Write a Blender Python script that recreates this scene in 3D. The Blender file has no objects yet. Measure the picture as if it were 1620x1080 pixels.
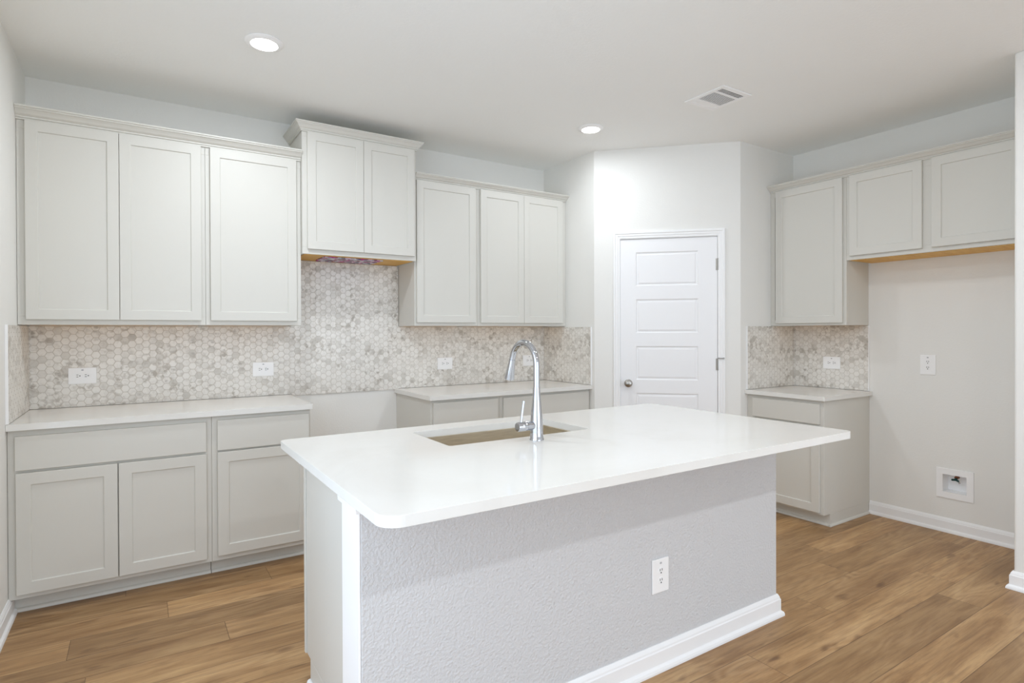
import bpy, bmesh, math, random
from mathutils import Vector, Matrix
random.seed(7)
S = bpy.context.scene
COL = S.collection

# ------------------------------------------------------------------ camera, world, daylight, exposure
YAW, PITCH, ROLL, CAMH = math.radians(32.9002), -0.005322, -0.003554, 1.3397
cam_d = bpy.data.cameras.new('camera'); cam = bpy.data.objects.new('camera', cam_d); COL.objects.link(cam)
cam_d.sensor_width = 36.0; cam_d.lens = 913.31 / 1620 * 36; cam_d.shift_y = -10.9 / 1620; cam_d.clip_start = .05
fw = Vector((math.sin(YAW) * math.cos(PITCH), math.cos(YAW) * math.cos(PITCH), math.sin(PITCH)))
rt0 = Vector((math.cos(YAW), -math.sin(YAW), 0)); up0 = rt0.cross(fw)
rt = rt0 * math.cos(ROLL) + up0 * math.sin(ROLL); upv = up0 * math.cos(ROLL) - rt0 * math.sin(ROLL)
M = Matrix.Identity(4)
for i, v in enumerate((rt, upv, -fw)):
    for j in range(3): M[j][i] = v[j]
M.translation = Vector((0, 0, CAMH)); cam.matrix_world = M
S.camera = cam

W = bpy.data.worlds.new('sky'); S.world = W; W.use_nodes = True
bg = W.node_tree.nodes['Background']; bg.inputs[0].default_value = (.86, .93, 1, 1); bg.inputs[1].default_value = 0.5

def area(name, loc, rot, sx, sy, power, colr):
    l = bpy.data.lights.new(name, 'AREA'); l.shape = 'RECTANGLE'; l.size = sx; l.size_y = sy; l.energy = power; l.color = colr
    o = bpy.data.objects.new(name, l); o.location = loc; o.rotation_euler = rot; COL.objects.link(o); return o
# daylight added through three unseen, guessed windows of the living area behind the camera
XLW = -.521
DAY = 19
for k, x in enumerate((.55, 2.0, 3.45)):
    area('window_daylight', (x, -4.68, 1.45), (math.radians(90), 0, 0), 1.2, 2.1, DAY, (.74, .90, 1.1))
area('patio_daylight', (XLW - .07, .80, 1.25), (0, math.radians(-90), 0), 2.2, 2.5, 19, (.74, .90, 1.1))  # added light of an unseen patio window, brightens island end and alcove
LAMP = 10.0           # each recessed ceiling lamp
LAMP_COLOUR = (.925, .988, 1.055)
S.view_settings.view_transform = 'Standard'; S.view_settings.look = 'None'
S.view_settings.gamma = 1.0; S.view_settings.use_curve_mapping = False
S.view_settings.exposure = 0.80
S.cycles.max_bounces = 20; S.cycles.diffuse_bounces = 16; S.cycles.glossy_bounces = 6
S.cycles.use_denoising = True
S.cycles.sample_clamp_indirect = 6.0

# ------------------------------------------------------------------ measured layout (metres)
XL, YB, ZC = -.521, 4.163, 2.7645
XP, YP1, XP2, YP2 = 3.035, 3.4885, 3.8106, 2.7177
XR, XS, YS, YS2 = 4.5037, 3.797, 1.0959, .975
YR = -4.6
UF = 3.853      # face frame plane of the back wall uppers
BF = 3.553      # face frame plane of the back bases
CT = .914

# ------------------------------------------------------------------ materials
def srgb(r, g, b):
    f = lambda c: (c / 255 / 12.92) if c / 255 <= .04045 else ((c / 255 + .055) / 1.055) ** 2.4
    return (f(r), f(g), f(b), 1)

class NT:
    def __init__(s, name):
        s.m = bpy.data.materials.new(name); s.m.use_nodes = True; s.t = s.m.node_tree
        s.b = s.t.nodes['Principled BSDF']
    def n(s, typ, **kw):
        x = s.t.nodes.new(typ)
        for k, v in kw.items(): setattr(x, k, v)
        return x
    def l(s, a, b): s.t.links.new(a, b)
    def put(s, sock, v):
        if isinstance(v, bpy.types.NodeSocket): s.l(v, sock)
        else: sock.default_value = v
    def math(s, op, a, b=0.0, c=None):
        x = s.n('ShaderNodeMath', operation=op); s.put(x.inputs[0], a); s.put(x.inputs[1], b)
        if c is not None: s.put(x.inputs[2], c)
        return x.outputs[0]
    def xyz(s, a, b, c=0.0):
        x = s.n('ShaderNodeCombineXYZ'); s.put(x.inputs[0], a); s.put(x.inputs[1], b); s.put(x.inputs[2], c); return x.outputs[0]
    def noise(s, vec, scale, detail=3, rough=.5, dist=0.0):
        x = s.n('ShaderNodeTexNoise'); s.l(vec, x.inputs['Vector']); x.inputs['Scale'].default_value = scale
        x.inputs['Detail'].default_value = detail; x.inputs['Roughness'].default_value = rough; x.inputs['Distortion'].default_value = dist
        return x.outputs['Fac']
    def ramp(s, f, stops):
        x = s.n('ShaderNodeValToRGB'); s.l(f, x.inputs[0]); e = x.color_ramp.elements
        while len(e) < len(stops): e.new(.5)
        for q, (p, c) in zip(e, stops): q.position = p; q.color = c if len(c) == 4 else (*c, 1)
        return x.outputs[0]
    def mix(s, f, a, b, mode='MIX'):
        x = s.n('ShaderNodeMix', data_type='RGBA', blend_type=mode)
        s.put(x.inputs[0], f); s.put(x.inputs[6], a); s.put(x.inputs[7], b); return x.outputs[2]
    def obj(s): return s.n('ShaderNodeTexCoord').outputs['Object']
    def sep(s, v):
        x = s.n('ShaderNodeSeparateXYZ'); s.l(v, x.inputs[0]); return x.outputs
    def bump(s, h, strength, dist=.002):
        x = s.n('ShaderNodeBump'); s.l(h, x.inputs['Height']); x.inputs['Strength'].default_value = strength
        x.inputs['Distance'].default_value = dist; s.l(x.outputs[0], s.b.inputs['Normal'])

def paint(name, col, rough=.5, tex=0.0, tscale=120, spec=.4, metal=0.0, var=.0):
    t = NT(name); t.b.inputs['Roughness'].default_value = rough; t.b.inputs['Metallic'].default_value = metal
    t.b.inputs['Specular IOR Level'].default_value = spec
    t.b.inputs['Base Color'].default_value = col
    if var:
        f = t.noise(t.obj(), 3.0, 4)
        d = (col[0] * (1 - var), col[1] * (1 - var), col[2] * (1 - var), 1)
        t.l(t.mix(f, d, col), t.b.inputs['Base Color'])
    if tex:
        h = t.noise(t.obj(), tscale, 3, .55); t.bump(h, tex, .006)
    return t.m

MAT = {}
MAT['wall'] = paint('wall_paint', srgb(234, 233, 229), .85, .12, 90, .2, var=.02)
MAT['peel'] = paint('textured_wall_paint', srgb(209, 209, 210), .7, .8, 105, .3)  # wall paint darkened: the dimmer light on the knee wall is in its colour
MAT['ceiling'] = paint('ceiling_paint', srgb(244, 245, 244), .9, .2, 60, .15, var=.02)
MAT['cab'] = paint('greige_cabinet_paint', srgb(213, 211, 204), .42, .03, 60, .4, var=.02)
MAT['trim'] = paint('white_trim_paint', srgb(243, 243, 243), .4, .0, 60, .4, var=.015)
MAT['door'] = paint('white_door_paint', srgb(242, 242, 243), .38, .02, 90, .4, var=.01)
MAT['plastic'] = paint('white_plastic', srgb(246, 246, 246), .3, 0, 60, .5, var=.01)
MAT['slot'] = paint('dark_slot', srgb(45, 42, 40), .6, 0, 60, .2, var=.05)
MAT['grey_mark'] = paint('grey_print', srgb(185, 185, 188), .5, 0, 60, .3, var=.05)
MAT['nickel'] = paint('satin_nickel', srgb(172, 168, 162), .3, .02, 200, .5, 1.0, var=.05)
MAT['chrome'] = paint('polished_chrome', srgb(196, 198, 204), .05, 0, 60, .5, 1.0, var=.01)
MAT['brass'] = paint('copper_valve', srgb(140, 90, 70), .35, 0, 60, .5, 1.0, var=.1)
MAT['green'] = paint('dark_green_handle', srgb(18, 66, 62), .5, 0, 60, .4, var=.1)
MAT['black'] = paint('vent_interior', srgb(42, 48, 58), .8, 0, 60, .2, var=.05)
MAT['rubber'] = paint('white_rubber', srgb(225, 225, 222), .7, 0, 60, .2, var=.05)

t = NT('frosted_lamp_lens'); t.b.inputs['Base Color'].default_value = (.95, .95, .93, 1)
f = t.noise(t.obj(), 40, 2)
t.l(t.ramp(f, [(.3, (1, .97, .92)), (.7, (1, .985, .95))]), t.b.inputs['Emission Color']); t.b.inputs['Emission Strength'].default_value = 6.0
MAT['lens'] = t.m

def steel():
    t = NT('brushed_steel'); c = t.obj(); p = t.sep(c)
    v = t.xyz(t.math('MULTIPLY', p[0], 4), t.math('MULTIPLY', p[1], 4), t.math('MULTIPLY', p[2], 260))
    h = t.noise(v, 3, 2); t.b.inputs['Metallic'].default_value = 1
    t.l(t.ramp(h, [(.3, srgb(190, 178, 158)), (.7, srgb(222, 211, 190))]), t.b.inputs['Base Color'])  # warm reflected light is tinted into the steel colour
    t.b.inputs['Roughness'].default_value = .45; t.bump(h, .08, .001); return t.m
MAT['steel'] = steel()

def quartz():
    t = NT('white_quartz'); c = t.obj()
    a = t.noise(c, 1.6, 6, .6, .8); b = t.noise(c, 260, 2)
    base = t.ramp(a, [(.30, srgb(225, 223, 218)), (.50, srgb(231, 230, 226)), (.7, srgb(233, 232, 229))])
    t.l(t.mix(t.math('MULTIPLY', b, .25), base, srgb(224, 222, 217)), t.b.inputs['Base Color'])
    t.b.inputs['Roughness'].default_value = .11; t.b.inputs['Specular IOR Level'].default_value = .5; return t.m
MAT['quartz'] = quartz()

def maple():
    t = NT('bare_maple_plywood'); p = t.sep(t.obj())
    v = t.xyz(t.math('MULTIPLY', p[0], 3), t.math('MULTIPLY', p[1], 40), t.math('MULTIPLY', p[2], 40))
    h = t.noise(v, 2, 4)
    t.l(t.ramp(h, [(.3, srgb(216, 160, 66)), (.7, srgb(236, 190, 100))]), t.b.inputs['Base Color'])
    t.b.inputs['Roughness'].default_value = .5; return t.m
MAT['maple'] = maple()

def film():
    t = NT('printed_plastic_film'); c = t.obj()
    v = t.n('ShaderNodeTexVoronoi'); v.inputs['Scale'].default_value = 34; t.l(c, v.inputs['Vector'])
    h = t.sep(v.outputs['Color'])
    t.l(t.ramp(h[0], [(.0, srgb(58, 50, 68)), (.22, srgb(150, 150, 166)), (.45, srgb(226, 226, 236)), (.58, srgb(186, 30, 140)), (.78, srgb(84, 74, 104)), (1, srgb(206, 56, 96))]), t.b.inputs['Base Color'])
    t.b.inputs['Roughness'].default_value = .3; return t.m
MAT['film'] = film()

def hextile():
    t = NT('marble_hexagon_mosaic'); p = t.sep(t.obj())
    H = .0408; SX = H * math.sqrt(3)
    a = t.math('ADD', t.math('ADD', p[0], p[1]), 200 * SX); b = t.math('ADD', p[2], 200 * H)
    def cell(off):
        gx = t.math('SUBTRACT', t.math('MODULO', t.math('ADD', a, off * SX), SX), SX / 2)
        gz = t.math('SUBTRACT', t.math('MODULO', t.math('ADD', b, off * H), H), H / 2)
        d2 = t.math('ADD', t.math('MULTIPLY', gx, gx), t.math('MULTIPLY', gz, gz)); return gx, gz, d2
    x1, z1, d1 = cell(0); x2, z2, d2 = cell(.5)
    k = t.math('LESS_THAN', d1, d2)
    sel = lambda u, v: t.math('ADD', t.math('MULTIPLY', k, u), t.math('MULTIPLY', t.math('SUBTRACT', 1.0, k), v))
    gx = sel(x1, x2); gz = sel(z1, z2)
    ax = t.math('ABSOLUTE', gx); az = t.math('ABSOLUTE', gz)
    hd = t.math('MAXIMUM', az, t.math('ADD', t.math('MULTIPLY', az, .5), t.math('MULTIPLY', ax, .8660254)))
    edge = t.math('SUBTRACT', H / 2, hd)                      # distance to the joint centre
    idv = t.xyz(t.math('SNAP', t.math('ADD', t.math('SUBTRACT', a, gx), .001), .004), t.math('SNAP', t.math('ADD', t.math('SUBTRACT', b, gz), .001), .004))
    wn = t.n('ShaderNodeTexWhiteNoise', noise_dimensions='3D'); t.l(idv, wn.inputs['Vector'])
    rnd = wn.outputs['Value']; rc = t.n('ShaderNodeVectorMath', operation='SCALE'); t.l(wn.outputs['Color'], rc.inputs[0]); rc.inputs['Scale'].default_value = 3.0
    ad = t.n('ShaderNodeVectorMath', operation='ADD'); t.l(t.xyz(a, b), ad.inputs[0]); t.l(rc.outputs[0], ad.inputs[1])
    vein = t.noise(ad.outputs[0], 22, 5, .6, 1.2)
    patch = t.noise(t.xyz(a, b), 5.0, 3, .6)
    # mostly pale tiles, a few darker and veined ones that gather in drifts
    dark = t.math('MULTIPLY', t.math('POWER', rnd, 5.0), t.math('MULTIPLY', patch, 1.25))
    tone = t.mix(dark, srgb(233, 230, 224), srgb(186, 181, 172))
    blot = t.noise(ad.outputs[0], 24, 3, .55)
    tone = t.mix(t.math('MULTIPLY', t.ramp(blot, [(.53, (0, 0, 0)), (.66, (1, 1, 1))]), t.ramp(patch, [(.40, (.12, .12, .12)), (.58, (1, 1, 1))])), tone, srgb(176, 169, 159))
    vf = t.ramp(vein, [(.50, (0, 0, 0)), (.68, (1, 1, 1))])
    tone = t.mix(t.math('MULTIPLY', vf, .35), tone, srgb(176, 169, 159))
    joint = t.ramp(t.math('MULTIPLY', edge, 100), [(.09, (1, 1, 1)), (.18, (0, 0, 0))])
    t.l(t.mix(joint, tone, srgb(203, 197, 188)), t.b.inputs['Base Color'])
    t.l(t.math('ADD', t.math('MULTIPLY', joint, .5), .32), t.b.inputs['Roughness'])
    t.bump(t.ramp(t.math('MULTIPLY', edge, 100), [(.08, (0, 0, 0)), (.22, (1, 1, 1))]), .5, .0015)
    return t.m
MAT['tile'] = hextile()

def planks():
    t = NT('oak_vinyl_planks'); p = t.sep(t.obj())
    PW, PL = .187, 1.52
    yy = t.math('DIVIDE', t.math('ADD', p[1], PW * 50 - 2.9695), PW); row = t.math('FLOOR', yy); fy = t.math('FRACT', yy)
    wr = t.n('ShaderNodeTexWhiteNoise', noise_dimensions='1D'); t.l(t.math('ADD', row, .37), wr.inputs['W'])
    xx = t.math('ADD', t.math('DIVIDE', p[0], PL), t.math('ADD', wr.outputs['Value'], 20)); colm = t.math('FLOOR', xx); fx = t.math('FRACT', xx)
    idv = t.xyz(t.math('ADD', row, .5), t.math('ADD', colm, .5))
    wn = t.n('ShaderNodeTexWhiteNoise', noise_dimensions='3D'); t.l(idv, wn.inputs['Vector']); rnd = wn.outputs['Value']
    off = t.math('MULTIPLY', rnd, 37.0)
    def sv(sx, sy): return t.xyz(t.math('ADD', t.math('MULTIPLY', p[0], sx), off), t.math('MULTIPLY', p[1], sy), off)
    fine = t.noise(sv(2.2, 62), 1.6, 6, .7, .35)
    broad = t.noise(sv(1.5, 11), 1.3, 5, .62, .5)
    # cathedral figure: rings bent by a slow noise
    warp = t.noise(sv(1.1, 5), 1.0, 2, .5)
    ring = t.math('SINE', t.math('MULTIPLY', t.math('ADD', warp, t.math('MULTIPLY', p[1], .25)), 95.0))
    ringm = t.math('MULTIPLY', t.math('ADD', t.math('MULTIPLY', ring, .5), .5), t.ramp(t.noise(sv(.9, 4), 1.1, 2), [(.48, (0, 0, 0)), (.66, (1, 1, 1))]))
    knot = t.ramp(t.noise(sv(4.5, 13), 1.0, 2, .5), [(.66, (0, 0, 0)), (.76, (1, 1, 1))])
    base = t.ramp(broad, [(.28, srgb(144, 107, 70)), (.5, srgb(183, 146, 103)), (.72, srgb(207, 171, 125))])
    shade = t.mix(rnd, srgb(205, 202, 198), srgb(255, 252, 247))
    c = t.mix(1.0, base, shade, 'MULTIPLY')
    c = t.mix(t.math('MULTIPLY', t.ramp(fine, [(.38, (1, 1, 1)), (.53, (0, 0, 0))]), .55), c, srgb(128, 98, 68))
    c = t.mix(t.math('MULTIPLY', ringm, .34), c, srgb(206, 172, 130))
    c = t.mix(t.math('MULTIPLY', knot, .7), c, srgb(96, 66, 44))
    ey = t.math('MULTIPLY', t.math('MINIMUM', fy, t.math('SUBTRACT', 1.0, fy)), PW)
    ex = t.math('MULTIPLY', t.math('MINIMUM', fx, t.math('SUBTRACT', 1.0, fx)), PL)
    e = t.math('MULTIPLY', t.math('MINIMUM', ex, ey), 100)
    j = t.ramp(e, [(.06, (1, 1, 1)), (.20, (0, 0, 0))])
    t.l(t.mix(t.math('MULTIPLY', j, .7), c, srgb(84, 60, 42)), t.b.inputs['Base Color'])
    t.b.inputs['Roughness'].default_value = .42; t.b.inputs['Specular IOR Level'].default_value = .35
    t.bump(t.math('SUBTRACT', t.math('MULTIPLY', fine, .4), j), .25, .001)
    return t.m
MAT['floor'] = planks()

# ------------------------------------------------------------------ mesh helpers
WORLD = {}          # world offset of every unrotated parent
class B:
    """collects shapes into one mesh"""
    def __init__(s): s.bm = bmesh.new()
    def poly(s, bot, top):
        n = len(bot); vb = [s.bm.verts.new(p) for p in bot]; vt = [s.bm.verts.new(p) for p in top]
        s.bm.faces.new(vb[::-1]); s.bm.faces.new(vt)
        for i in range(n): s.bm.faces.new((vb[i], vb[(i + 1) % n], vt[(i + 1) % n], vt[i]))
        return s
    def box(s, x0, x1, y0, y1, z0, z1, f=None):
        q = [(x0, y0), (x1, y0), (x1, y1), (x0, y1)]; f = f or (lambda *a: a)
        return s.poly([f(x, y, z0) for x, y in q], [f(x, y, z1) for x, y in q])
    def shaker(s, u0, u1, z0, z1, w0, w1, f, rail=.057, dep=.007, bev=.001):
        """frame and recessed flat panel; f maps (u, w, z) to the world"""
        R = lambda i, w: [s.bm.verts.new(f(u, w, z)) for u, z in ((u0 + i, z0 + i), (u1 - i, z0 + i), (u1 - i, z1 - i), (u0 + i, z1 - i))]
        L = [R(0, w0), R(0, w1), R(rail, w1), R(rail + bev, w1 - dep)]
        s.bm.faces.new(L[0]); s.bm.faces.new(L[-1])
        for a, b in zip(L, L[1:]):
            for i in range(4): s.bm.faces.new((a[i], a[(i + 1) % 4], b[(i + 1) % 4], b[i]))
        return s
    def sweep(s, prof, path):
        """profile (out, z) along an XY path, out = right of travel, mitred"""
        P = [Vector(p) for p in path]; rows = []
        for i, p in enumerate(P):
            ns = []
            if i > 0: d = (P[i] - P[i - 1]).normalized(); ns.append(Vector((d.y, -d.x)))
            if i < len(P) - 1: d = (P[i + 1] - P[i]).normalized(); ns.append(Vector((d.y, -d.x)))
            n = sum(ns, Vector((0, 0)))
            n = n / n.dot(ns[0])
            rows.append([s.bm.verts.new((p.x + n.x * o, p.y + n.y * o, z)) for o, z in prof])
        k = len(prof)
        for a, b in zip(rows, rows[1:]):
            for i in range(k): s.bm.faces.new((a[i], a[(i + 1) % k], b[(i + 1) % k], b[i]))
        s.bm.faces.new(rows[0][::-1]); s.bm.faces.new(rows[-1]); return s
    def tube(s, pts, rad, seg=20, cap=True):
        P = [Vector(p) for p in pts]; rings = []; n = None
        for i, p in enumerate(P):
            d = (P[min(i + 1, len(P) - 1)] - P[max(i - 1, 0)]).normalized()
            if n is None: n = d.orthogonal().normalized()
            n = (n - d * n.dot(d)).normalized(); b = d.cross(n)
            r = rad[i] if isinstance(rad, (list, tuple)) else rad
            rings.append([s.bm.verts.new(p + (n * math.cos(a) + b * math.sin(a)) * r) for a in [2 * math.pi * j / seg for j in range(seg)]])
        for a, b in zip(rings, rings[1:]):
            for j in range(seg): s.bm.faces.new((a[j], a[(j + 1) % seg], b[(j + 1) % seg], b[j]))
        if cap: s.bm.faces.new(rings[0][::-1]); s.bm.faces.new(rings[-1])
        return s
    def lathe(s, prof, c, axis=(0, 0, 1), seg=32, cap=True):
        """profile (radius, height) about an axis through c"""
        ax = Vector(axis).normalized(); n = ax.orthogonal().normalized(); b = ax.cross(n); c = Vector(c); rings = []
        for r, h in prof:
            rings.append([s.bm.verts.new(c + ax * h + (n * math.cos(a) + b * math.sin(a)) * max(r, 1e-4)) for a in [2 * math.pi * j / seg for j in range(seg)]])
        for a, d in zip(rings, rings[1:]):
            for j in range(seg): s.bm.faces.new((a[j], a[(j + 1) % seg], d[(j + 1) % seg], d[j]))
        if cap: s.bm.faces.new(rings[0][::-1]); s.bm.faces.new(rings[-1])
        return s
    def slab(s, outer, inner, z0, z1):
        """horizontal slab with a hole"""
        es = []
        for loop in [outer] + ([inner] if inner else []):
            vs = [s.bm.verts.new((x, y, z0)) for x, y in loop]
            es += [s.bm.edges.new((vs[i], vs[(i + 1) % len(vs)])) for i in range(len(vs))]
        r = bmesh.ops.triangle_fill(s.bm, edges=es, use_beauty=True)
        fs = [g for g in r['geom'] if isinstance(g, bmesh.types.BMFace)]
        ex = bmesh.ops.extrude_face_region(s.bm, geom=fs)
        bmesh.ops.translate(s.bm, verts=[g for g in ex['geom'] if isinstance(g, bmesh.types.BMVert)], vec=(0, 0, z1 - z0))
        return s
    def build(s, name, mat, parent=None, bevel=0.0, smooth=False, local=False, kind=None, seg=2):
        bmesh.ops.recalc_face_normals(s.bm, faces=s.bm.faces[:])
        off = Vector((0, 0, 0)) if (parent is None or local) else WORLD[parent.name]
        if off.length: bmesh.ops.translate(s.bm, verts=s.bm.verts[:], vec=-off)
        me = bpy.data.meshes.new(name); s.bm.to_mesh(me); s.bm.free()
        me.materials.append(MAT[mat]); o = bpy.data.objects.new(name, me); COL.objects.link(o)
        if parent: o.parent = parent
        WORLD[o.name] = off.copy()
        if bevel:
            m = o.modifiers.new('bevel', 'BEVEL'); m.width = bevel; m.segments = seg; m.limit_method = 'ANGLE'; m.angle_limit = math.radians(40)
        if smooth:
            for p in me.polygons: p.use_smooth = True
            m = o.modifiers.new('split', 'EDGE_SPLIT'); m.split_angle = math.radians(38)
        if kind: o['kind'] = kind
        return o

def thing(name, label, cat, loc=(0, 0, 0), rotz=0, group=None, kind=None):
    o = bpy.data.objects.new(name, None); COL.objects.link(o); o.location = loc; o.rotation_euler = (0, 0, rotz)
    o.empty_display_size = .05; WORLD[o.name] = Vector(loc)
    if kind: o['kind'] = kind
    else:
        o['label'] = label; o['category'] = cat
        if group: o['group'] = group
    return o
def tag(o, label, cat, group=None):
    o['label'] = label; o['category'] = cat
    if group: o['group'] = group
    return o
def rounded(x0, x1, y0, y1, rs, n=8):
    out = []
    for (cx, cy, a0), r in zip(((x0, y0, 180), (x1, y0, 270), (x1, y1, 0), (x0, y1, 90)), rs):
        sx = 1 if cx == x0 else -1; sy = 1 if cy == y0 else -1
        for i in range(n + 1):
            a = math.radians(a0 + 90 * i / n); out.append((cx + sx * r + r * math.cos(a), cy + sy * r + r * math.sin(a)))
    return out

# ------------------------------------------------------------------ the setting
B().box(XL - .1, XR + .1, YR - .1, YB + .1, -.1, 0).build('floor', 'floor', kind='structure')
B().box(XL - .1, XR + .1, YR - .1, YB + .1, ZC, ZC + .1).build('ceiling', 'ceiling', kind='structure')
b = B().box(XL - .1, XL, 2.10, YB + .1, 0, ZC).box(XL - .1, XL, YR, -.50, 0, ZC).box(XL - .1, XL, -.50, 2.10, 2.42, ZC)
b.build('wall_left', 'wall', kind='structure')
B().box(XL, XP, YB, YB + .1, 0, ZC).build('wall_back', 'wall', kind='structure')
# right wall with the recess cut for the water box
wy0, wy1, wz0, wz1 = 1.534, 1.674, .262, .386
b = B()
for y0, y1, z0, z1 in ((YR, wy0, 0, ZC), (wy1, YB + .1, 0, ZC), (wy0, wy1, 0, wz0), (wy0, wy1, wz1, ZC)): b.box(XR, XR + .12, y0, y1, z0, z1)
b.build('wall_right', 'wall', kind='structure')
# pantry corner
B().box(XP, XP + .09, YP1, YB, 0, ZC).build('wall_pantry_left', 'wall', kind='structure')
B().box(XP2, XR, YP2, YP2 + .09, 0, ZC).build('wall_pantry_right', 'wall', kind='structure')
E1 = Vector((XP, YP1)); DD = (Vector((XP2, YP2)) - E1); DLEN = DD.length; DD.normalize(); DN = Vector((DD.y, -DD.x))
def dg(s_, w, z):           # along the diagonal wall, w out into the room
    p = E1 + DD * s_ + DN * w; return (p.x, p.y, z)
DS0, DS1, DTOP = .197, .934, 2.062
b = B()
b.poly([dg(0, 0, 0), dg(DS0, 0, 0), dg(DS0, -.09, 0), dg(.06, -.09, 0)], [dg(0, 0, ZC), dg(DS0, 0, ZC), dg(DS0, -.09, ZC), dg(.06, -.09, ZC)])
b.poly([dg(DS1, 0, 0), dg(DLEN, 0, 0), dg(DLEN - .06, -.09, 0), dg(DS1, -.09, 0)], [dg(DS1, 0, ZC), dg(DLEN, 0, ZC), dg(DLEN - .06, -.09, ZC), dg(DS1, -.09, ZC)])
b.box(DS0, DS1, -.09, 0, DTOP, ZC, dg)
b.build('wall_pantry_diagonal', 'wall', kind='structure')
# short wall at the end of the refrigerator alcove
B().box(XS, XR, YS2, YS, 0, ZC).build('wall_alcove', 'wall', bevel=.012, kind='structure', seg=3)
# rear wall of the living area with three guessed, unseen windows
b = B(); wx = [(-.05, 1.15), (1.4, 2.6), (2.85, 4.05)]; edges = [XL] + [v for w_ in wx for v in w_] + [XR]
for i in range(0, len(edges), 2): b.box(edges[i], edges[i + 1], YR - .1, YR, 0, ZC)
for x0, x1 in wx: b.box(x0, x1, YR - .1, YR, 0, .4); b.box(x0, x1, YR - .1, YR, 2.5, ZC)
b.build('wall_rear', 'wall', kind='structure')
for i, (x0, x1) in enumerate(wx):
    b = B(); t_ = .05
    b.box(x0, x0 + t_, YR - .07, YR - .02, .4, 2.5).box(x1 - t_, x1, YR - .07, YR - .02, .4, 2.5)
    b.box(x0 + t_, x1 - t_, YR - .07, YR - .02, .4, .4 + t_).box(x0 + t_, x1 - t_, YR - .07, YR - .02, 2.5 - t_, 2.5).box(x0 + t_, x1 - t_, YR - .065, YR - .025, 1.42, 1.47)
    b.build('window_%d' % (i + 1), 'trim', bevel=.003, kind='structure')

b = B()  # unseen patio window, added and placed for its light on the kitchen
for y0, y1 in ((-.50, -.44), (.77, .83), (2.04, 2.10)): b.box(XL - .055, XL - .015, y0, y1, 0, 2.42)
for y0, y1 in ((-.44, .77), (.83, 2.04)): b.box(XL - .055, XL - .015, y0, y1, 0, .06).box(XL - .055, XL - .015, y0, y1, 2.36, 2.42)
b.build('window_4', 'trim', kind='structure')

# baseboards with shoe moulding
BB = [(0, .0), (.026, 0), (.026, .008), (.023, .016), (.015, .022), (.014, .024), (.014, .070), (.011, .074), (.010, .080), (.005, .090), (.003, .093), (0, .093)]
g = .0005
B().sweep(BB, [(XL + g, 2.105), (XL + g, BF + .062)]).build('baseboard_left', 'trim', kind='structure')
B().sweep(BB, [(XR - g, 2.128), (XR - g, YS + .027)]).build('baseboard_right', 'trim', kind='structure')
B().sweep(BB, [(XR - .001, YS + g), (XS - g, YS + g), (XS - g, YS2 - g), (XR - .001, YS2 - g)]).build('baseboard_alcove', 'trim', kind='structure')
b = B(); A = lambda s_: dg(s_, g, 0)[:2]
b.sweep(BB, [(XP - g, 3.515), A(-.0005), A(.143)]); b.sweep(BB, [A(.985), A(DLEN + .0005), (3.872, YP2 - g)])
b.build('baseboard_pantry', 'trim', kind='structure')
# door casing
cw = .053
b = B()
prof = [(.0, .0005), (.0, .012), (.004, .016), (.016, .016), (.020, .012), (.034, .012), (.038, .009), (cw, .008), (cw, .0005)]   # (distance inwards from outer edge, thickness)
o0, o1, ot = .148, .983, 2.116
rows = []
for k, (s_, z_, ds, dz) in enumerate(((o0, 0, 1, 0), (o0, ot, 1, -1), (o1, ot, -1, -1), (o1, 0, -1, 0))):
    rows.append([b.bm.verts.new(dg(s_ + ds * i_, th, z_ + dz * i_)) for i_, th in prof])
for a_, c_ in zip(rows, rows[1:]):
    for i in range(len(prof)):
        j = (i + 1) % len(prof); b.bm.faces.new((a_[i], a_[j], c_[j], c_[i]))
b.bm.faces.new(rows[0]); b.bm.faces.new(rows[-1][::-1])
b.build('trim_1', 'trim', kind='structure')
b = B(); b.box(DS0, DS0 + .003, -.088, -.001, 0, DTOP, dg).box(DS1 - .003, DS1, -.088, -.001, 0, DTOP, dg).box(DS0, DS1, -.088, -.001, DTOP - .003, DTOP, dg)
b.build('trim_2', 'trim', kind='structure')

# the five panel pantry door
dl = dg((DS0 + DS1) / 2, -.02, 0)
door = thing('door_1', None, None, dl, kind='structure')
b = B(); s0, s1, wf = .2025, .9285, -.004; pz = [(1.692, 1.954), (1.326, 1.588), (.960, 1.222), (.594, .856), (.228, .490)]
zs = sorted([.008, DTOP - .006] + [v for p_ in pz for v in p_])
def rect(u0, u1, z0, z1, w): return [b.bm.verts.new(dg(u, w, z)) for u, z in ((u0, z0), (u1, z0), (u1, z1), (u0, z1))]
pu0, pu1 = .322, .788
b.box(s0, pu0, -.039, wf, zs[0], zs[-1], dg); b.box(pu1, s1, -.039, wf, zs[0], zs[-1], dg)
for i in range(0, len(zs), 2): b.box(pu0, pu1, -.039, wf, zs[i], zs[i + 1], dg)
for z0, z1 in pz:
    L = [rect(pu0, pu1, z0, z1, wf), rect(pu0 + .007, pu1 - .007, z0 + .007, z1 - .007, wf - .008), rect(pu0 + .013, pu1 - .013, z0 + .013, z1 - .013, wf - .008), rect(pu0 + .024, pu1 - .024, z0 + .024, z1 - .024, wf - .0025)]
    for a_, c_ in zip(L, L[1:]):
        for i in range(4): b.bm.faces.new((a_[i], a_[(i + 1) % 4], c_[(i + 1) % 4], c_[i]))
    b.bm.faces.new(L[-1]); b.bm.faces.new([b.bm.verts.new(dg(u, -.034, z)) for u, z in ((pu0, z0), (pu1, z0), (pu1, z1), (pu0, z1))])
b.build('door_panel', 'door', door)
nv = Vector((DN.x, DN.y, 0))
kc = Vector(dg(.263, wf, .931))
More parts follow.
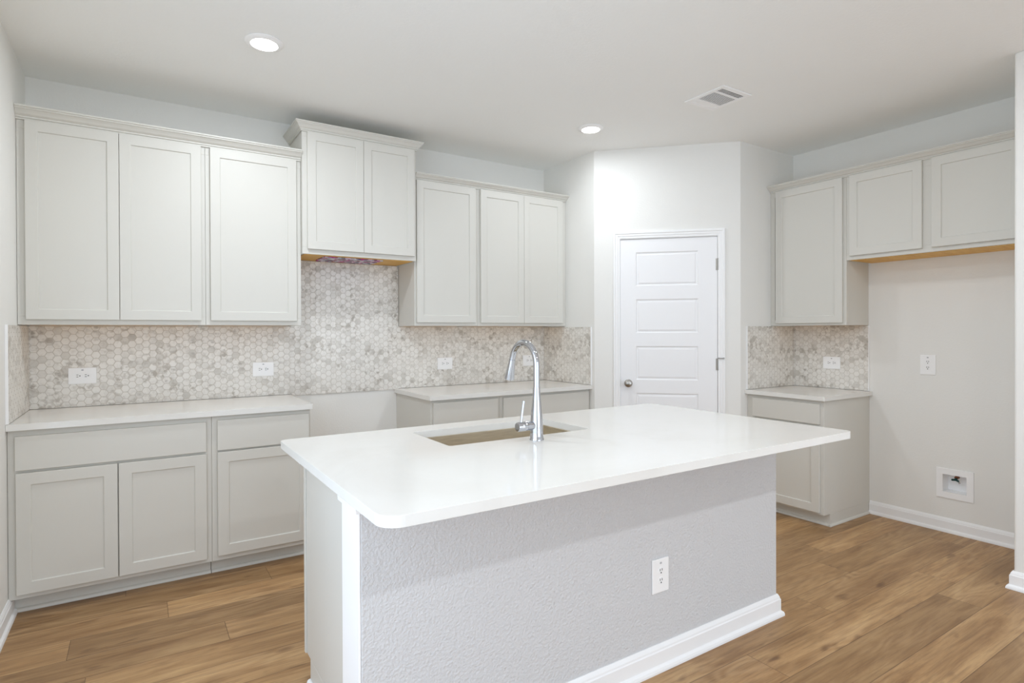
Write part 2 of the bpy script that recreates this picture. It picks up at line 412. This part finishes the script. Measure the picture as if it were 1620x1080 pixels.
k_ = B().lathe([(.0, .0), (.031, .0), (.031, .004), (.026, .008), (.013, .012), (.012, .030), (.020, .036), (.026, .044), (.027, .052), (.024, .060), (.014, .065), (.0, .066)], kc, nv, 28).build('door_knob', 'nickel', door, smooth=True)
k_['label'] = 'round satin nickel knob'
for z in (1.845, 1.085, .27):
    h = B().tube([dg(.9315, .004, z - .045), dg(.9315, .004, z + .045)], .006, 12); h.box(.916, .9275, wf, wf + .002, z - .044, z + .044, dg)
    ho = h.build('hinge', 'nickel', door, smooth=True); ho['label'] = 'satin nickel hinge'
    if z == 1.085:
        st = B().tube([dg(.9315, .006, z + .047), dg(.945, .022, z + .047), dg(.968, .03, z + .047)], .0035, 10)
        st.tube([dg(.968, .03, z + .047), dg(.972, .019, z + .047)], .006, 10)
        st.build('hinge_stop', 'nickel', ho, smooth=True)
B().box(.1965, .202, -.006, .004, .905, .960, dg).build('strike_plate', 'nickel', door)

# ------------------------------------------------------------------ hexagon backsplashes
T = .010
def edge_strip(b, *a): return b.box(*a)
TL = thing('tile_backsplash', 'narrow hexagon marble backsplash on the left wall beside the long counter', 'backsplash', (XL, 3.84, .916))
B().box(XL + .0006, XL + T, 3.525, YB - T - .0015, .916, 1.379).build('tile_field', 'tile', TL)
B().box(XL + .0006, XL + T + .002, 3.519, 3.5245, .916, 1.381).build('edge_trim', 'trim', TL)
TB = thing('tile_backsplash', 'long hexagon marble backsplash on the back wall, rising behind the empty range bay', 'backsplash', (1.3, YB, .905))
b = B(); ty0, ty1 = YB - T, YB - .0006; tx0, tx1 = XL + .0008, XP - .0008
for x0, x1, z0, z1 in ((tx0, .882, .916, 1.379), (.882, 1.657, .905, 1.836), (1.657, tx1, .912, 1.379)): b.box(x0, x1, ty0, ty1, z0, z1)
b.build('tile_field', 'tile', TB)
TP = thing('tile_backsplash', 'hexagon marble backsplash return on the pantry side wall behind the faucet', 'backsplash', (XP, 3.8, .914))
B().box(XP - T, XP - .0006, 3.524, YB - T - .0015, .912, 1.374).build('tile_field', 'tile', TP)
B().box(XP - T - .002, XP - .0006, 3.518, 3.5235, .912, 1.376).build('edge_trim', 'trim', TP)
TR1 = thing('tile_backsplash', 'hexagon marble backsplash in the right corner on the wall next to the pantry door', 'backsplash', (4.2, YP2, .893))
B().box(3.882, XR - T - .0015, YP2 - T, YP2 - .0006, .895, 1.374).build('tile_field', 'tile', TR1)
B().box(3.876, 3.8815, YP2 - T - .002, YP2 - .0006, .895, 1.376).build('edge_trim', 'trim', TR1)
TR2 = thing('tile_backsplash', 'hexagon marble backsplash on the right wall holding one white outlet', 'backsplash', (XR, 2.42, .893))
B().box(XR - T, XR - .0006, 2.136, YP2 - .0006, .895, 1.374).build('tile_field', 'tile', TR2)
B().box(XR - T - .002, XR - .0006, 2.130, 2.1355, .895, 1.376).build('edge_trim', 'trim', TR2)

# ------------------------------------------------------------------ cabinets
def FY(face):  return lambda u, w, z: (u, face - w, z)       # faces -Y, u = x
def FX(face):  return lambda u, w, z: (face - w, u, z)       # faces -X, u = y
def FYB(face): return lambda u, w, z: (u, face + w, z)       # faces +Y
DT = .020
def front(parent, kind, u0, u1, z0, z1, f, rail=.057):
    b = B()
    if kind == 'drawer_front':
        b.box(u0, u1, .0008, DT, z0, z1, f)
    else: b.shaker(u0, u1, z0, z1, .0008, DT, f, rail)
    return b.build(kind, 'cab', parent, bevel=.002)
def upper(label, u0, u1, z0, z1, depth, f, doors, dz, rec=.014, rail=.053):
    """wall cabinet: shell with face frame, bare wood bottom set up inside the frame, shaker doors"""
    c = f((u0 + u1) / 2, -depth / 2, z0)
    t = thing('wall_cabinet', label, 'cabinet', c)
    b = B(); s_ = .016
    b.box(u0, u1, -.019, 0, z0, z0 + .045, f); b.box(u0, u1, -.019, 0, z1 - .05, z1, f)
    us = sorted([u0, u1]); b.box(u0, u0 + .035, -.019, 0, z0 + .045, z1 - .05, f); b.box(u1 - .035, u1, -.019, 0, z0 + .045, z1 - .05, f)
    b.box(u0, u0 + s_, -depth, -.019, z0, z1, f); b.box(u1 - s_, u1, -depth, -.019, z0, z1, f)
    b.box(u0 + s_, u1 - s_, -depth, -.019, z1 - .016, z1, f); b.box(u0 + s_, u1 - s_, -depth, -depth + .008, z0 + rec + .014, z1 - .016, f)
    for (a0, a1), (b0, b1) in zip(doors, doors[1:]):
        if b0 - a1 > .01: b.box(a1 - .015, b0 + .015, -.019, 0, z0 + .045, z1 - .05, f)
    b.build('body', 'cab', t, bevel=.0012)
    p = B().box(u0 + s_ + .0005, u1 - s_ - .0005, -depth, -.0195, z0 + rec, z0 + rec + .012, f).build('bottom_panel', 'maple', t)
    p['label'] = 'bare maple bottom panel'
    for d0, d1 in doors: front(t, 'door', d0, d1, dz[0], dz[1], f, rail)
    return t
def base(label, u0, u1, top, depth, f, drawer, doors, dz, kick=.07, zb=.083, cut=None, side=None):
    """floor cabinet: face frame box over a recessed kick, drawer front, shaker doors, shoe moulding"""
    c = f((u0 + u1) / 2, -depth / 2, 0)
    t = thing('base_cabinet', label, 'cabinet', c)
    b = B()
    b.box(u0, u1, -depth, 0, zb, top, f)
    b.build('body', 'cab', t, bevel=.0012)
    b = B().box(u0 + (.001), u1 - .001, -depth, -kick, 0.0005, zb - .0005, f)
    b.build('toe_kick', 'cab', t)
    front(t, 'drawer_front', drawer[0], drawer[1], drawer[2], drawer[3], f)
    for d0, d1 in doors: front(t, 'door', d0, d1, dz[0], dz[1], f)
    q = .017; pr = [(-kick + .0005, .0006), (-kick + q, .0006), (-kick + q, .006), (-kick + q * .85, .0115), (-kick + q * .5, .0155), (-kick + .0005, .017)]
    sh = B(); a_ = [sh.bm.verts.new(f(u0 + .001, w, z)) for w, z in pr]; c_ = [sh.bm.verts.new(f(u1 - .001, w, z)) for w, z in pr]
    for i in range(len(pr)): j = (i + 1) % len(pr); sh.bm.faces.new((a_[i], a_[j], c_[j], c_[i]))
    sh.bm.faces.new(a_); sh.bm.faces.new(c_[::-1]); sh.build('shoe_moulding', 'cab', t)
    return t

fu = FY(UF); du = YB - UF - .0008
dtile = du
upper('tall two-door wall cabinet against the left wall', -.5195, .3345, 1.384, 2.440, du, fu, [(-.485, -.0862), (-.0842, .313)], (1.411, 2.433))
upper('tall one-door wall cabinet between the left two-door cabinet and the raised hood cabinet', .3355, .879, 1.384, 2.440, du, fu, [(.360, .850)], (1.411, 2.433))
HF = 3.818
hood = upper('raised two-door hood cabinet over the empty range bay', .8805, 1.6600, 1.842, 2.640, YB - HF - .0008, FY(HF), [(.911, 1.2755), (1.2775, 1.643)], (1.873, 2.622), rec=-.003)
upper('tall one-door wall cabinet just right of the raised hood cabinet', 1.6615, 2.1775, 1.383, 2.435, du, fu, [(1.674, 2.156)], (1.407, 2.426))
upper('tall two-door wall cabinet against the pantry side wall', 2.1785, 3.0335, 1.383, 2.435, du, fu, [(2.201, 2.5985), (2.6005, 2.992)], (1.407, 2.426))
XF = 4.194; fx = FX(XF); dx = XR - XF - .0008
upper('tall one-door wall cabinet over the small corner counter on the right', 2.138, YP2 - .0012, 1.376, 2.428, dx, fx, [(2.159, 2.667)], (1.394, 2.417))
upper('short two-door wall cabinet bridging the empty refrigerator alcove', YS + .0012, 2.137, 1.832, 2.428, dx, fx, [(1.165, 1.613), (1.665, 2.112)], (1.859, 2.417), rec=-.003)

# crown mouldings
def crown(z, h=.055, out=.056):
    k = h / .055; q = out / .056
    P_ = [(.0006, 0), (.010, 0), (.010, .007), (.016, .009), (.016, .015), (.021, .018), (.027, .022), (.034, .030), (.042, .037), (.048, .040), (.050, .042), (.050, .046), (.056, .048), (.056, .055), (.0006, .055)]
    return [(o * q, z + v * k) for o, v in P_]
tag(B().sweep(crown(2.434, .062, .060), [(XL + .0008, UF), (.8790, UF)]).build('crown_moulding', 'cab'), 'crown moulding along the top of the left run of wall cabinets', 'moulding')
tag(B().sweep(crown(2.4275, .046), [(1.6615, UF), (3.0335, UF)]).build('crown_moulding', 'cab'), 'crown moulding along the wall cabinets between hood cabinet and pantry', 'moulding')
tag(B().sweep(crown(2.418, .047), [(XF, YP2 - .0012), (XF, YS + .0012)]).build('crown_moulding', 'cab'), 'crown moulding along the wall cabinets on the right wall', 'moulding')
B().sweep(crown(2.622, .058, .045), [(.8799, YB - .001), (.8799, HF), (1.6606, HF), (1.6606, YB - .001)]).build('crown_moulding', 'cab', hood)
# crumpled printed film taped over the vent opening under the hood cabinet
random.seed(3)
b = B(); nx, ny = 22, 12; fx0, fx1, fy0, fy1 = 1.03, 1.43, 3.86, 4.10; G = [[None] * (ny + 1) for _ in range(nx + 1)]; G2 = [[None] * (ny + 1) for _ in range(nx + 1)]
for i in range(nx + 1):
    for j in range(ny + 1):
        x = fx0 + (fx1 - fx0) * i / nx + random.uniform(-.004, .004); y = fy0 + (fy1 - fy0) * j / ny + random.uniform(-.004, .004); z = 1.829 + random.uniform(0, .007)
        G[i][j] = b.bm.verts.new((x, y, z)); G2[i][j] = b.bm.verts.new((x, y, 1.8385))
for i in range(nx):
    for j in range(ny):
        b.bm.faces.new((G[i][j], G[i + 1][j], G[i + 1][j + 1], G[i][j + 1])); b.bm.faces.new((G2[i][j], G2[i + 1][j], G2[i + 1][j + 1], G2[i][j + 1]))
for i in range(nx):
    for j in (0, ny): b.bm.faces.new((G[i][j], G[i + 1][j], G2[i + 1][j], G2[i][j]))
for j in range(ny):
    for i in (0, nx): b.bm.faces.new((G[i][j], G[i][j + 1], G2[i][j + 1], G2[i][j]))
tag(b.build('plastic_film', 'film'), 'crumpled purple and grey printed film stuck under the raised hood cabinet', 'film')

fb = FY(BF); db = YB - BF - .0008
base('wide base cabinet with two doors under the left end of the long counter', -.5195, .3325, .8835, db, fb, (-.491, .306, .692, .854), [(-.489, -.0935), (-.0885, .307)], (.106, .679))
base('base cabinet with one door beside the empty range bay, left of it', .3335, .859, .8835, db, fb, (.360, .848, .692, .858), [(.360, .848)], (.112, .682))
base('base cabinet right of the empty range bay, mostly hidden behind the island', 1.644, 2.1885, .8795, db, fb, (1.658, 2.165, .695, .860), [(1.658, 2.165)], (.112, .682))
base('wide base cabinet behind the faucet, next to the pantry side wall', 2.1895, 3.0335, .8795, db, fb, (2.213, 3.013, .695, .860), [(2.213, 2.611), (2.615, 3.013)], (.112, .682))
bR = base('small base cabinet in the right corner under the short counter, beside the alcove', 2.132, YP2 - .0012, .8625, XR - 3.894 - .0008, FX(3.894), (2.157, 2.664, .700, .838), [(2.157, 2.664)], (.098, .686))
sq = [(.0005, .0006), (.014, .0006), (.014, .006), (.011, .012), (.006, .015), (.0005, .016)]
B().box(3.965, XR - .0008, 2.1305, 2.1325, .0006, .083).build('end_panel', 'cab', bR)
B().sweep(sq, [(XR - .003, 2.1305), (3.948, 2.1305)][::-1]).build('shoe_moulding', 'cab', bR)

# ------------------------------------------------------------------ countertops
def counter(label, x0, x1, y0, y1, z0, z1, rs, hole=None):
    o = B().slab(rounded(x0, x1, y0, y1, rs), hole, z0, z1).build('countertop', 'quartz', bevel=.0035, seg=3)
    for p in o.data.polygons: p.use_smooth = False
    return tag(o, label, 'countertop')
counter('long white quartz countertop on the left base cabinets', XL + .0008, .868, 3.518, YB - .0008, .884, CT, (.001, .006, .001, .001))
counter('white quartz countertop between the range bay and the pantry, behind the faucet', 1.626, XP - .0008, 3.516, YB - .0008, .880, .910, (.006, .001, .001, .001))
counter('short white quartz countertop in the right corner beside the alcove', 3.860, XR - .0008, 2.112, YP2 - .0008, .863, .893, (.006, .001, .001, .001))
IX0, IX1, IY0, IY1 = .465, 2.532, 1.263, 2.416
HX0, HX1, HY0, HY1 = .970, 1.652, 1.930, 2.285
counter('large white quartz island countertop with rounded corners and sink cutout', IX0, IX1, IY0, IY1, .885, CT, (.055, .03, .03, .03), rounded(HX0, HX1, HY0, HY1, (.012,) * 4, 5))

# ------------------------------------------------------------------ island base
KX0, KX1, KY0, KY1 = .5256, 2.518, 1.605, 1.765
isl = thing('kitchen_island', 'kitchen island base with textured grey-white knee wall and cabinets behind', 'island', (1.53, 1.95, 0))
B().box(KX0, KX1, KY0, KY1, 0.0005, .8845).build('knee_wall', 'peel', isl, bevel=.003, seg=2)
B().box(.519, KX0 - .0004, KY0 + .001, KY1, 0.0005, .8845).build('end_board', 'trim', isl, bevel=.002)
cp = [(0.0003, .827), (.009, .827), (.010, .842), (.013, .848), (.020, .858), (.023, .866), (.024, .8845), (0.0003, .8845)]
B().sweep(cp, [(.519 + .03, KY1 + .0005), (.519 - .0002, KY1 + .0005), (.519 - .0002, KY0 + .0005), (KX0 + .004, KY0 - .0005)]).build('cap_moulding', 'trim', isl)
IB = [(o, z * 1.08) for o, z in BB]
B().sweep(IB, [(KX0 - .0055, KY0 - .0005), (KX1 + .0005, KY0 - .0005), (KX1 + .0005, KY1 - .001)]).build('baseboard', 'trim', isl)
b = B(); cx0, cx1, cy0, cy1 = .545, 2.500, 1.7655, 2.340
b.box(cx0, cx0 + .018, cy0, cy1, .09, .8845).box(cx0, cx0 + .018, cy0, cy1 - .07, .0006, .09)
b.box(cx1 - .018, cx1, cy0, cy1, .09, .8845).box(cx1 - .018, cx1, cy0, cy1 - .07, .0006, .09)
b.box(cx0 - .006, cx0 - .0001, cy1 - .019, cy1, .09, .8845); b.box(cx0 + .018, cx1 - .018, cy0, cy1, .09, .106)
b.box(cx0 + .018, cx1 - .018, cy1 - .019, cy1, .106, .145).box(cx0 + .018, cx1 - .018, cy1 - .019, cy1, .862, .8845)
for x0, x1 in ((cx0 + .018, .58), (.935, .975), (1.67, 1.71), (2.465, cx1 - .018)): b.box(x0, x1, cy1 - .019, cy1, .145, .862)
b.build('cabinet_body', 'cab', isl, bevel=.0012)
B().box(cx0 + .019, cx1 - .019, cy1 - .085, cy1 - .07, .0006, .0895).build('toe_kick', 'cab', isl)
fi = FYB(cy1)
for u0, u1 in ((.565, .945), (.965, 1.3185), (1.3225, 1.68), (1.70, 2.085), (2.089, 2.478)): front(isl, 'door', u0, u1, .112, .682, fi)
for u0, u1 in ((.565, .945), (.965, 1.68), (1.70, 2.478)): front(isl, 'drawer_front', u0, u1, .694, .858, fi)
B().sweep(sq, [(cx0, 1.7655), (cx0, cy1 - .07)][::-1]).build('shoe_moulding', 'trim', isl)

# ------------------------------------------------------------------ sink
sk = thing('kitchen_sink', 'stainless steel undermount sink in the island countertop', 'sink', ((HX0 + HX1) / 2, (HY0 + HY1) / 2, .67))
lo = lambda i, r: rounded(HX0 - i, HX1 + i, HY0 - i, HY1 + i, (r,) * 4, 6)
rings = [(lo(.022, .03), .8846), (lo(.0, .016), .8846), (lo(-.002, .016), .8825), (lo(-.004, .018), .690), (lo(-.012, .03), .677), (lo(-.03, .03), .672)]
b = B(); V = [[b.bm.verts.new((x, y, z)) for x, y in L] for L, z in rings]
for a_, c_ in zip(V, V[1:]):
    n = len(a_)
    for i in range(n): b.bm.faces.new((a_[i], a_[(i + 1) % n], c_[(i + 1) % n], c_[i]))
b.bm.faces.new(V[-1])
out = [(lo(.022, .03), .8832), (lo(.002, .018), .8832), (lo(.0, .018), .669)]
V2 = [[b.bm.verts.new((x, y, z)) for x, y in L] for L, z in out]; n = len(V2[0])
for a_, c_ in zip([V[0]] + V2, V2):
    for i in range(n): b.bm.faces.new((a_[i], a_[(i + 1) % n], c_[(i + 1) % n], c_[i]))
b.bm.faces.new(V2[-1])
b.build('basin', 'steel', sk, smooth=True)
B().lathe([(.0, 0), (.045, 0), (.045, .002), (.038, .003), (.034, .0015), (.0, .0015)], (1.31, 2.15, .6722), (0, 0, 1), 28).build('drain', 'chrome', sk, smooth=True)

# ------------------------------------------------------------------ faucet
fxx, fyy = 1.312, 1.852
fc = thing('kitchen_faucet', 'chrome gooseneck pull-down faucet standing on the island before the sink', 'faucet', (fxx, fyy, CT))
B().lathe([(.0, .0005), (.0285, .0005), (.0285, .005), (.0265, .008), (.0255, .03), (.0240, .08), (.0195, .13), (.0160, .17), (.0142, .20), (.0142, .206), (.0, .206)], (fxx, fyy, CT), (0, 0, 1), 36).build('body', 'chrome', fc, smooth=True)
RA = .088; zc = CT + .293; pts = [(fxx, fyy, CT + .204), (fxx, fyy, CT + .24), (fxx, fyy, zc)]
for i in range(1, 25):
    a = math.radians(180 - 168 * i / 24); pts.append((fxx, fyy + RA + RA * math.cos(a), zc + RA * math.sin(a)))
B().tube(pts, .0128, 24).build('spout', 'chrome', fc, smooth=True)
e = Vector(pts[-1]); d = (Vector(pts[-1]) - Vector(pts[-2])).normalized()
L = .088
hd = B().lathe([(.0, .0), (.0122, .0), (.0122, .0015), (.0137, .002), (.0142, .02), (.0212, L - .004), (.0208, L), (.0175, L), (.0170, L - .003), (.0, L - .003)], e + d * .0004, d, 28).build('spray_head', 'chrome', fc, smooth=True)
bq = e + d * .045 + Vector((0, .0165, 0))
B().tube([bq - d * .016, bq + d * .012], .0035, 10).build('spray_button', 'rubber', hd, smooth=True)
hz = CT + .058
hub = B().lathe([(.0, .0), (.0175, .0), (.0175, .030), (.0165, .0305), (.0165, .033), (.0182, .0335), (.0182, .070), (.0165, .0735), (.0, .0735)], (fxx - .018, fyy, hz), (-1, 0, 0), 28).build('handle', 'chrome', fc, smooth=True)
B().tube([(fxx - .073, fyy, hz + .016), (fxx - .068, fyy + .001, hz + .05), (fxx - .059, fyy + .003, hz + .098)], [.0050, .0046, .0052], 14).build('lever', 'chrome', hub, smooth=True)

# ------------------------------------------------------------------ outlets (prototype in its own space, facing -Y, then copies)
def outlet_proto(name, vertical):
    t = thing(name, '', 'outlet')
    w, h = (.092, .134) if vertical else (.132, .094)
    B().box(-w / 2, w / 2, -.0065, -.0006, -h / 2, h / 2).build('cover_plate', 'plastic', t, bevel=.0025, local=True)
    for k in (1, -1):
        c = (0, k * .0195) if vertical else (-k * .0195, 0)
        L = [(c[0] + .0155 * math.cos(a) * (1 if vertical else .92), c[1] + .0155 * math.sin(a) * (.92 if vertical else 1)) for a in [2 * math.pi * i / 24 for i in range(24)]]
        r = B().poly([(x, -.0060, z) for x, z in L], [(x, -.0080, z) for x, z in L]).build('receptacle', 'plastic', t, bevel=.0006, local=True)
        s_ = B()
        for q in (-1, 1):
            if vertical: s_.box(c[0] + q * .0055 - .0013, c[0] + q * .0055 + .0013, -.0084, -.0078, c[1] - .0005, c[1] + .0085)
            else: s_.box(c[0] - .0085, c[0] + .0005, -.0084, -.0078, c[1] + q * .0055 - .0013, c[1] + q * .0055 + .0013)
        gc = (c[0], c[1] - .0075) if vertical else (c[0] + .0075, c[1])
        L = [(gc[0] + .0030 * math.cos(a), gc[1] + .0030 * math.sin(a)) for a in [2 * math.pi * i / 12 for i in range(12)]]
        s_.poly([(x, -.0078, z) for x, z in L], [(x, -.0084, z) for x, z in L])
        so = s_.build('slots', 'slot', r, local=True)
    mz = .050 if vertical else .033
    L = [(.0062 * math.cos(a), mz + .0042 * math.sin(a)) for a in [2 * math.pi * i / 14 for i in range(14)]]
    B().poly([(x, -.0064, z) for x, z in L], [(x, -.0069, z) for x, z in L]).build('printed_mark', 'grey_mark', t, local=True)
    return t
def dup(root):
    r = root.copy(); COL.objects.link(r)
    for ch in list(root.children):
        c = ch.copy(); COL.objects.link(c); c.parent = r
        for g_ in list(ch.children):
            d_ = g_.copy(); COL.objects.link(d_); d_.parent = c
    return r
ph, pv = outlet_proto('wall_outlet', False), outlet_proto('wall_outlet', True)
first = {False: True, True: True}
G_ = 'white duplex outlets'
for vert, loc, rz, lab in (
        (False, (-.273, YB - T, 1.093), 0, 'white horizontal outlet on the tiles near the left wall'),
        (False, (.700, YB - T, 1.094), 0, 'white horizontal outlet on the tiles just left of the range bay'),
        (False, (2.048, YB - T, 1.088), 0, 'white horizontal outlet on the tiles left of the faucet spout'),
        (False, (2.862, YB - T, 1.088), 0, 'white horizontal outlet seen through the curve of the faucet'),
        (False, (XR - T, 2.400, 1.090), -math.pi / 2, 'white horizontal outlet on the tiles in the right corner'),
        (True, (XR, 1.757, 1.103), -math.pi / 2, 'white upright outlet on the painted wall of the refrigerator alcove'),
        (True, (1.733, KY0, .371), 0, 'white upright outlet low on the island knee wall')):
    p = pv if vert else ph
    o = p if first[vert] else dup(p); first[vert] = False
    o.location = loc; o.rotation_euler = (0, 0, rz); o['label'] = lab; o['category'] = 'outlet'; o['group'] = G_

# ------------------------------------------------------------------ recessed water valve box in the alcove
wb = thing('water_valve_box', 'white recessed water supply box low on the alcove wall', 'valve box', (XR, 1.603, .223))
b = B(); fo = (1.500, 1.706, .226, .421); x0, x1 = XR - .008, XR - .0006
b.box(x0, x1, fo[0], wy0 + .004, fo[2], fo[3]).box(x0, x1, wy1 - .004, fo[1], fo[2], fo[3])
b.box(x0, x1, wy0 + .004, wy1 - .004, fo[2], wz0 + .004).box(x0, x1, wy0 + .004, wy1 - .004, wz1 - .004, fo[3])
b.build('frame', 'plastic', wb)
b = B(); e_ = .0015; d_ = XR + .085
b.box(XR, d_, wy0 + e_, wy0 + .004, wz0 + e_, wz1 - e_).box(XR, d_, wy1 - .004, wy1 - e_, wz0 + e_, wz1 - e_)
b.box(XR, d_, wy0 + .004, wy1 - .004, wz0 + e_, wz0 + .004).box(XR, d_, wy0 + .004, wy1 - .004, wz1 - .004, wz1 - e_).box(d_ - .003, d_, wy0 + .004, wy1 - .004, wz0 + .004, wz1 - .004)
b.build('recess', 'plastic', wb)
vx, vy = XR + .045, 1.606
v_ = B().tube([(vx, vy, wz1 - .005), (vx, vy, wz1 - .03)], .010, 16); v_.tube([(vx + .01, vy, wz1 - .024), (vx - .018, vy, wz1 - .024)], .011, 16)
vb = v_.build('valve', 'brass', wb, smooth=True); vb['label'] = 'copper coloured valve body'
hh = B().tube([(vx - .022, vy + .024, wz1 - .040), (vx - .022, vy, wz1 - .036), (vx - .022, vy - .016, wz1 - .044)], [.0065, .0075, .006], 12)
hh.tube([(vx - .016, vy, wz1 - .026), (vx - .022, vy, wz1 - .038)], .006, 10)
ho = hh.build('valve_handle', 'green', vb, smooth=True); ho['label'] = 'dark green valve handle'
B().tube([(vx - .012, vy - .006, wz1 - .040), (vx - .014, vy - .018, wz1 - .060)], .005, 12).build('valve_outlet', 'nickel', vb, smooth=True)

# ------------------------------------------------------------------ recessed ceiling lights
def lamp(x, y, lab, power=1.0):
    t = thing('recessed_light', lab, 'ceiling light', (x, y, ZC), group='recessed ceiling lights')
    B().lathe([(.062, -.0006), (.088, -.0006), (.089, -.004), (.084, -.008), (.068, -.014), (.062, -.014)], (x, y, ZC), (0, 0, 1), 48, cap=False).build('trim_ring', 'plastic', t, smooth=True)
    B().lathe([(.0, -.013), (.0, -.0165), (.03, -.0165), (.0622, -.0150), (.0622, -.013)], (x, y, ZC), (0, 0, 1), 48).build('lens', 'lens', t, smooth=True)
    l = bpy.data.lights.new('lamp_bulb', 'AREA'); l.shape = 'DISK'; l.size = .12;  l.energy = LAMP * power; l.color = LAMP_COLOUR
    o = bpy.data.objects.new('lamp_bulb', l); COL.objects.link(o); o.parent = t; o.location = (0, 0, -.0185)
    return t
lamp(.527, 3.045, 'lit round ceiling light above the left counter, the nearer one', .66)
lamp(2.672, 3.105, 'lit round ceiling light above the faucet, near the pantry corner', .36)
lamp(.60, 1.00, 'round ceiling light above the left end of the island', .36)
lamp(2.47, .95, 'round ceiling light above the right end of the island', .46)
lamp(.60, -.85, 'round ceiling light behind the island, left', .9)
lamp(2.47, -.85, 'round ceiling light behind the island, right', .9)

# ------------------------------------------------------------------ ceiling air register
vt = thing('air_vent', 'white louvred air register in the ceiling before the pantry door', 'vent', (2.987, 2.288, ZC))
vx0, vx1, vy0, vy1 = 2.855, 3.119, 2.145, 2.431; zt = ZC - .0006; zl = ZC - .007
b = B(); i0 = .028
b.box(vx0, vx1, vy0, vy0 + i0, zl, zt).box(vx0, vx1, vy1 - i0, vy1, zl, zt).box(vx0, vx0 + i0, vy0 + i0, vy1 - i0, zl, zt).box(vx1 - i0, vx1, vy0 + i0, vy1 - i0, zl, zt)
yA, yB_ = vy0 + .083, vy1 - .075
b.box(vx0 + i0, vx1 - i0, yA - .006, yA + .006, zl, zt).box(vx0 + i0, vx1 - i0, yB_ - .006, yB_ + .006, zl, zt)
b.build('frame', 'plastic', vt, bevel=.0015)
B().box(vx0 + i0, vx1 - i0, vy0 + i0, vy1 - i0, zt - .0012, zt).build('backing', 'black', vt)
def louvres(y0, y1, n, along_x, tilt):
    b = B(); c, s_ = math.cos(tilt) * .006, math.sin(tilt) * .006
    for i in range(n):
        if along_x:
            y = y0 + (y1 - y0) * (i + .5) / n
            q = [(y - c, zl + .0028 - s_ * .4), (y + c, zl + .0028 + s_ * .4)]
            b.poly([(vx0 + i0, q[0][0], q[0][1]), (vx1 - i0, q[0][0], q[0][1]), (vx1 - i0, q[1][0], q[1][1]), (vx0 + i0, q[1][0], q[1][1])],
                   [(vx0 + i0, q[0][0], q[0][1] + .0008), (vx1 - i0, q[0][0], q[0][1] + .0008), (vx1 - i0, q[1][0], q[1][1] + .0008), (vx0 + i0, q[1][0], q[1][1] + .0008)])
        else:
            xa, xb = vx0 + i0, vx1 - i0; x = xa + (xb - xa) * (i + .5) / n
            b.box(x - .003, x + .003, y0, y1, zl + .0005, zl + .0015)
    return b.build('louvre_bank', 'plastic', vt)
louvres(vy0 + i0, yA - .006, 4, True, .6)
louvres(yA + .006, yB_ - .006, 16, False, 0)
louvres(yB_ + .006, vy1 - i0, 4, True, -.25)
